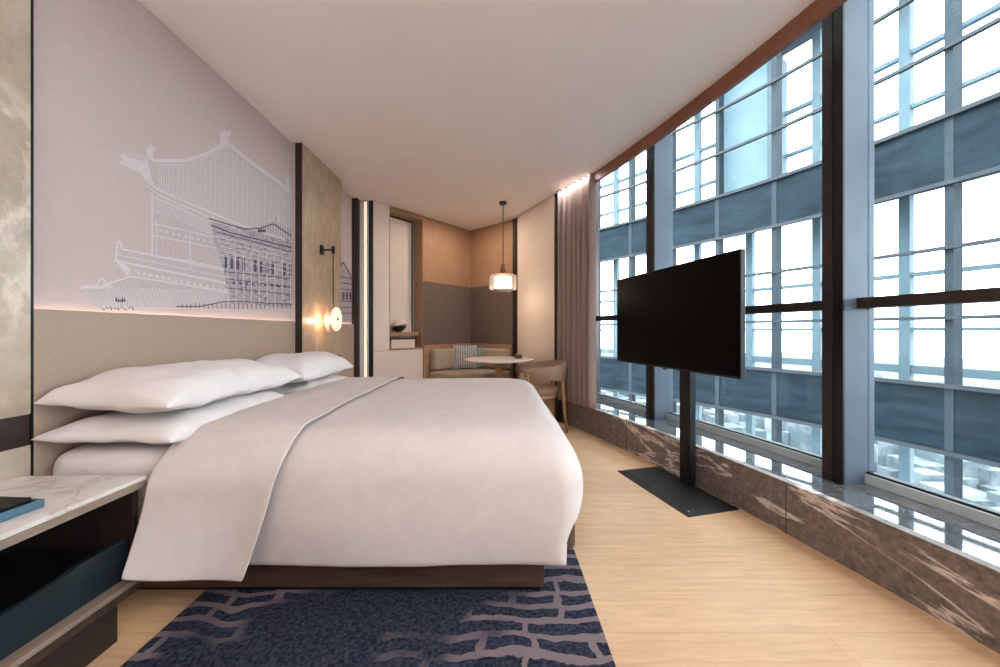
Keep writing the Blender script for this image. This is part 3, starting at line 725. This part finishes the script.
def duvet_bm():
    bm = bmesh.new(); rings = []
    X0, X1, YA, YZ = -1.30, .358, 1.40, 3.27
    lev = [(.0, .074, .02, .03), (.05, .071, .014, .06), (.10, .06, .007, .07), (.15, .038, .003, .08), (.20, .018, 0, .09), (.25, .005, 0, .10), (.28, .001, 0, .105)]
    for h_, q in shoulder(): lev.append((h_, .16 * q, .19 * q, .11 + .05 * math.sin(q * 1.57)))
    for i in range(1, 9): lev.append((.515, .16 + .075 * i, .19 + .0925 * i, max(.01, .16 - .02 * i)))
    for h_, fi, ni, cr in lev:
        base_ring = rrect(X0, X1 - fi, YA + ni, YZ - ni, cr)
        row = []
        for (x, y, nx_, ny_) in base_ring:
            z = .18 + h_ + (crown(y) * min(1, max(0, (X1 - x) / .4)) if h_ > .5 else 0)
            if nx_ > .72 and h_ < .13: z = .30 + h_ * .6          # shorter drop at the foot
            g = noise.noise(Vector((x * 2.2, y * 2.2, z * 3))) * .012 + noise.noise(Vector((x * 7, y * 6, z * 4))) * .0022
            k_ = min(1, max(0, (h_ - .31) / .205)) ** 2; z += g * .9 * k_; x += nx_ * g * (1 - k_); y += ny_ * g * (1 - k_)
            fold = .006 * math.sin(x * 7 + z * 6) * max(0, 1 - h_ / .35) if ny_ else 0
            y += fold
            row.append(bm.verts.new((x, y, z)))
        rings.append(row)
    for a, b in zip(rings, rings[1:]):
        for i in range(len(a) - 1): bm.faces.new((a[i], a[i + 1], b[i + 1], b[i]))
    # close the seam down the middle of the top
    last = rings[-1]; n = len(last)
    for i in range((n - 1) // 2):
        q = (last[i], last[i + 1], last[n - 2 - i], last[n - 1 - i])
        if len(set(q)) == 4:
            try: bm.faces.new(q)
            except ValueError: pass
    for v in bm.verts: v.co -= Vector((-.5, 2.4, .69))
    return bm
o = link('duvet_body', duvet_bm(), M['linen'], dv, 'all')
s_ = o.modifiers.new('solid', 'SOLIDIFY'); s_.thickness = .012; s_.offset = -1
s_ = o.modifiers.new('sub', 'SUBSURF'); s_.levels = 1; s_.render_levels = 1
def fold_bm():
    """turned-down band: path over the bed from near hem up, across, down the far side"""
    path = [(1.376, z) for z in (.148, .20, .26, .32, .38, .43, .465)]
    path += [(1.384 + .19 * q - .012 * (1 - q), .18 + h_ + .016) for h_, q in shoulder()]
    path += [(1.574 + .1 * i, .711 + crown(1.574 + .1 * i)) for i in range(1, 15)]
    path += [(3.29 - .19 * q + .012 * (1 - q), .18 + h_ + .016) for h_, q in reversed(shoulder())]
    path += [(3.30, z) for z in (.44, .36, .26, .2)]
    bm = bmesh.new(); rows = []; nx_ = 34
    for k, (y, z) in enumerate(path):
        t_ = min(1, max(0, (.70 - z) / .552)) if y < 2 else 0
        row = []
        for i in range(nx_ + 1):
            f = i / nx_; e = (1 - f) ** 1.5
            x = (-1.278 - .010 * t_) * (1 - f) + (-.795 - .135 * t_ ** 1.2) * f
            yy = y; zz = z
            if y < 2:
                # the free hem corner flares towards the camera past the nightstand front
                yy = y - t_ ** 1.15 * (.125 * e + .035 * f); zz = z + t_ ** 2 * (.098 * e + .03 * f)
                if t_ < .75: yy += .0
            g = .006 * noise.noise(Vector((x * 5, y * 2.5, z * 3))) + .003 * noise.noise(Vector((x * 11, y * 6, z * 3)))
            sag = -.012 * (1 - f) ** 3 if z > .6 else 0
            if t_ > .2: yy += -.6 * g - .006 * t_ * math.sin(f * 7)
            else: zz += g + sag
            row.append(bm.verts.new((x, yy, zz)))
        rows.append(row)
    for a, b in zip(rows, rows[1:]):
        for i in range(nx_): bm.faces.new((a[i], a[i + 1], b[i + 1], b[i]))
    for v in bm.verts: v.co -= Vector((-.5, 2.4, .69))
    return bm
o = link('turned_down_band', fold_bm(), M['linen'], dv, 'all')
s_ = o.modifiers.new('solid', 'SOLIDIFY'); s_.thickness = .006; s_.offset = 0
s_ = o.modifiers.new('sub', 'SUBSURF'); s_.levels = 1; s_.render_levels = 1

def bed_pillow(label, x, y, z, a=.25, b=.44, h=.085, hb=.04, rot=(0, 0, 0), seed=0):
    o = link('pillow', pillow_bm(a, b, h, 44, 60, .05, seed, .020, 3.2, hb, .44), M['linen2'], None, 'all'); o.location = (x, y, z); o.rotation_euler = rot
    return tag(o, label, 'pillow', 'white pillows at the head of the bed')
bed_pillow('white pillow lying lowest in the near stack, on the mattress', -1.49, 1.84, .684, .265, .465, .085, .040, (0, R(1), 0), 2)
bed_pillow('plump white pillow on top of the near stack', -1.495, 1.85, .816, .26, .465, .125, .045, (0, R(1.5), R(-1)), 7)
bed_pillow('white pillow lying lowest in the far stack', -1.485, 2.765, .685, .275, .425, .06, .035, (0, R(1), 0), 11)
bed_pillow('plump white pillow on top of the far stack', -1.49, 2.77, .792, .25, .425, .14, .045, (0, R(1), R(1)), 15)

# ------------------------------------------------------------------ rug
rg = link('rug', B(-.8, .81, -1.05, .95, 0, .012, .004), M['rug']); rg.location = (-.42, 1.45, 0.0005)
tag(rg, 'navy blue rug with lilac grey broken bars, lying under the bed', 'rug')

# ------------------------------------------------------------------ nightstand
NX0, NX1, NY0, NY1 = -1.767, -1.302, .12, 1.36  # near end is lengthened out of view to block light
ns = thing('nightstand', 'long low walnut nightstand with pale marble top beside the bed', 'nightstand', (-1.54, .9, 0))
def nb(x0, x1, y0, y1, z0, z1, bv=.002):
    return B(x0 + 1.54, x1 + 1.54, y0 - .9, y1 - .9, z0, z1, bv)
link('marble_top', nb(NX0, NX1, NY0, NY1, .548, .562, .003), M['marble_top'], ns)
link('top_board', nb(NX0, NX1, NY0, NY1 - .0, .522, .5475), M['edge_wood'], ns)
link('back_panel', nb(NX0, NX0 + .018, NY0 + .02, NY1 - .022, .21, .5215), M['phone'], ns)
link('end_panel', nb(NX0, NX1 - .03, NY1 - .02, NY1, .205, .5215), M['bronze'], ns)
link('end_panel', nb(NX0, NX1 - .03, NY0, NY0 + .02, .205, .5215), M['walnut'], ns)
link('bottom_board', nb(NX0, NX1, NY0, NY1, .186, .204), M['edge_wood'], ns)
link('lower_rail', nb(NX0, NX1 - .012, NY0, NY1, .150, .182), M['walnut'], ns)
link('plinth', nb(NX0 + .02, NX1 - .04, NY0 + .06, NY1 - .065, 0.0, .149), M['bronze'], ns)
# teal drawer with a scooped finger cut in its top edge
bm = bmesh.new(); yn, yf = NY0 + .03 - .9, NY1 - .03 - .9; zz0, zz1 = .206, .347
prof = [(yn, zz0), (yf, zz0), (yf, zz1)]
for i in range(13):
    s = i / 12; prof.append((.28 - .56 * s, zz1 - .022 * math.sin(math.pi * s) ** .5))
prof.append((yn, zz1))
a = [bm.verts.new((NX1 - .058 + 1.54, y, z)) for y, z in prof]; b = [bm.verts.new((NX1 - .04 + 1.54, y, z)) for y, z in prof]
bm.faces.new(a[::-1]); bm.faces.new(b)
for i in range(len(prof)): bm.faces.new((a[i], a[(i + 1) % len(prof)], b[(i + 1) % len(prof)], b[i]))
dr = link('drawer', bm, M['teal'], ns, label='dark teal drawer front with scooped top edge')
link('drawer_body', nb(NX0 + .03, NX1 - .06, NY0 + .03, NY1 - .03, .212, .30, 0), M['phone'], dr)
ty = thing('tray', 'slate blue tray on the marble nightstand top', 'tray', (-1.515, .965, .5625), R(-4))
bm = bmesh.new(); box(bm, -.125, .125, -.16, .16, 0, .006); link('tray_base', bev(bm, .002), M['tray'], ty)
for x0, x1, y0, y1 in ((-.125, -.117, -.16, .16), (.117, .125, -.16, .16), (-.116, .116, -.16, -.152), (-.116, .116, .152, .16)):
    link('tray_rim', B(x0, x1, y0, y1, .0065, .026, .0015), M['tray'], ty)
rm = thing('remote_control', 'black keypad remote lying in the slate blue tray', 'remote control', (-1.515, .985, .5692), R(-4))
bm = bmesh.new(); box(bm, -.10, .10, -.13, .13, .0, .028); link('case', bev(bm, .005, 3), M['phone'], rm)
for i in range(6):
    for j in range(5):
        bm = bmesh.new(); box(bm, -.068 + i * .024, -.052 + i * .024, -.07 + j * .03, -.052 + j * .03, .0282, .031); link('button', bm, M['standpaint'], rm)
lamp('under_nightstand_light', 'AREA', (-1.45, 1.30, .145), .12, (1, .75, .45), .25, .03, rot=(0, 0, 0))

# ------------------------------------------------------------------ television on its floor stand
DT = Vector((.250, -.968)).normalized(); NT_ = Vector((-DT.y, DT.x))            # NT_ points to the window
angT = math.atan2(DT.y, DT.x)
tv = thing('television', 'large flat black television mounted on the black floor stand', 'television', (1.236, 2.674, 0), math.atan2(-1.264, .274))
link('bezel', softbox(-.646, .646, -.004, .03, .828, 1.562, .004, 2), M['tvframe'], tv)
link('screen', B(-.640, .640, -.0055, -.0045, .842, 1.556, 0), M['screen'], tv)
link('rear_housing', softbox(-.40, .40, .031, .06, .90, 1.40, .01, 2), M['tvframe'], tv)
link('sensor', B(-.02, .02, -.002, .012, .818, .8275, 0), M['tvframe'], tv)
sd = thing('tv_floor_stand', 'black steel floor stand with flat base plate under the television', 'tv stand', (1.232, 2.555, 0), angT)
# base plate with bevelled rim
bm = bmesh.new(); b0 = [(-.365, -.195), (.365, -.195), (.365, .18), (-.365, .18)]; rings = []
for ins, z in ((0, .0), (0, .006), (.045, .022)):
    rings.append([bm.verts.new((x - math.copysign(ins, x), y - math.copysign(ins, y), z)) for x, y in b0])
for p, q in zip(rings, rings[1:]):
    for i in range(4): bm.faces.new((p[i], p[(i + 1) % 4], q[(i + 1) % 4], q[i]))
bm.faces.new(rings[0][::-1]); bm.faces.new(rings[-1]); link('base_plate', bm, M['standpaint'], sd)
link('column', B(-.05, .05, .105, .155, .022, 1.33, .004), M['standpaint'], sd)
link('cable_cover', B(-.036, .036, .094, .1045, .022, .30, .003), M['standpaint'], sd)
link('mount_bracket', B(-.16, .16, .098, .1045, .99, 1.30, .002), M['standpaint'], sd)
for x, y in ((.345, .16), (-.345, .16), (-.345, -.175), (.345, -.175)):
    bm = bmesh.new(); lathe(bm, [(.006, .006), (.006, .016), (.003, .018)], 12, x * .96, y * .93); link('screw', bm, M['alu_light'], sd, True)

# ------------------------------------------------------------------ the tower wing opposite
def fx(y): return 6.42 + .24 * y - .05 * y * y
def fpt(y, off=0):
    dx = .24 - .1 * y; nx_, ny_ = 1, -dx; l = math.hypot(nx_, ny_); return (fx(y) + off * nx_ / l, y + off * ny_ / l)
tw = thing('tower_wing', 'glass and steel tower facade seen through the windows opposite', 'building')
def fslab(y0, y1, o0, o1, z0, z1, n=None):
    bm = bmesh.new(); n = n or max(2, int(abs(y1 - y0) * 2)); rows = []
    for i in range(n + 1):
        y = y0 + (y1 - y0) * i / n; a = fpt(y, o0); b = fpt(y, o1)
        rows.append([bm.verts.new((*a, z0)), bm.verts.new((*b, z0)), bm.verts.new((*b, z1)), bm.verts.new((*a, z1))])
    for p, q in zip(rows, rows[1:]):
        for k in range(4): bm.faces.new((p[k], p[(k + 1) % 4], q[(k + 1) % 4], q[k]))
    bm.faces.new(rows[0][::-1]); bm.faces.new(rows[-1]); return bm
ys = [-2.0, -.7, .6, 1.8, 2.95, 4.05, 5.11, 6.2, 7.26, 8.25, 9.2, 10.13, 11.0, 11.85]
ZB, ZT = -8.2, 14.6
for y in ys:
    a = Vector(fpt(y)); n_ = Vector(fpt(y, 1)) - a; t_ = Vector((-n_.y, n_.x))
    link('facade_mullion', P([a - t_ * .045, a + t_ * .045, a + t_ * .045 + n_ * .2, a - t_ * .045 + n_ * .2], ZB, ZT, 0), M['steel_out'], tw)
    y2 = y + .82; a = Vector(fpt(y2, .95)); n_ = Vector(fpt(y2, 1.95)) - a; t_ = Vector((-n_.y, n_.x))
    link('inner_mullion', P([a - t_ * .07, a + t_ * .07, a + t_ * .07 + n_ * .14, a - t_ * .07 + n_ * .14], ZB, ZT, 0), M['steel_pale'], tw)
for k in range(-2, 3):
    z0 = 3.78 * k - .6
    link('spandrel_panel', fslab(-2.2, 12.2, .01, .06, z0, z0 + .93, 40), M['spandrel'], tw)
    link('floor_slab', fslab(-2.2, 12.2, .08, 1.15, z0 + .25, z0 + .75, 40), M['concrete'], tw)
    for dz, hh in ((-.04, .06), (.90, .06), (1.86, .05), (2.84, .05)):
        link('facade_rail', fslab(-2.2, 12.2, -.07, -.005, z0 + dz, z0 + dz + hh, 40), M['steel_out'], tw)
    for dz, hh in ((.98, .14), (1.70, .06), (2.62, .07)):
        link('inner_rail', fslab(-2.2, 12.2, .98, 1.08, z0 + dz, z0 + dz + hh, 40), M['steel_pale'], tw)
link('facade_glass', fslab(-2.2, 12.2, .0, .004, ZB, ZT, 40), M['glass_out'], tw)
# storey partitions standing behind the upper floors
link('partition_wall', fslab(7.5, 8.3, .3, 1.1, 3.9, 7.0, 4), M['steel_pale'], tw)
link('partition_wall', fslab(7.7, 8.5, 1.1, 1.5, 3.9, 14.5, 4), M['steel_pale'], tw)

# city far below, pale in the daylight
bm = bmesh.new(); box(bm, -300, 1200, -700, 1200, -71, -70)
gm = noisy('city_ground', (84, 92, 96), (100, 108, 112), .02, rough=1, detail=8, lo=.4, hi=.6)
struct('ground', bm, gm)
random.seed(2)
bm = bmesh.new()
for i in range(900):
    x = random.uniform(30, 500); y = random.uniform(-120, 500); s = random.uniform(5, 14)
    box(bm, x, x + s, y, y + s * random.uniform(.6, 1.6), -70, -70 + random.uniform(4, 16))
o = link('city_buildings', bm, noisy('city_building_walls', (80, 90, 95), (112, 118, 122), .06, rough=1, lo=.45, hi=.55)); o['kind'] = 'stuff'
tag(o, 'pale low city blocks far below beyond the tower glass', 'buildings')
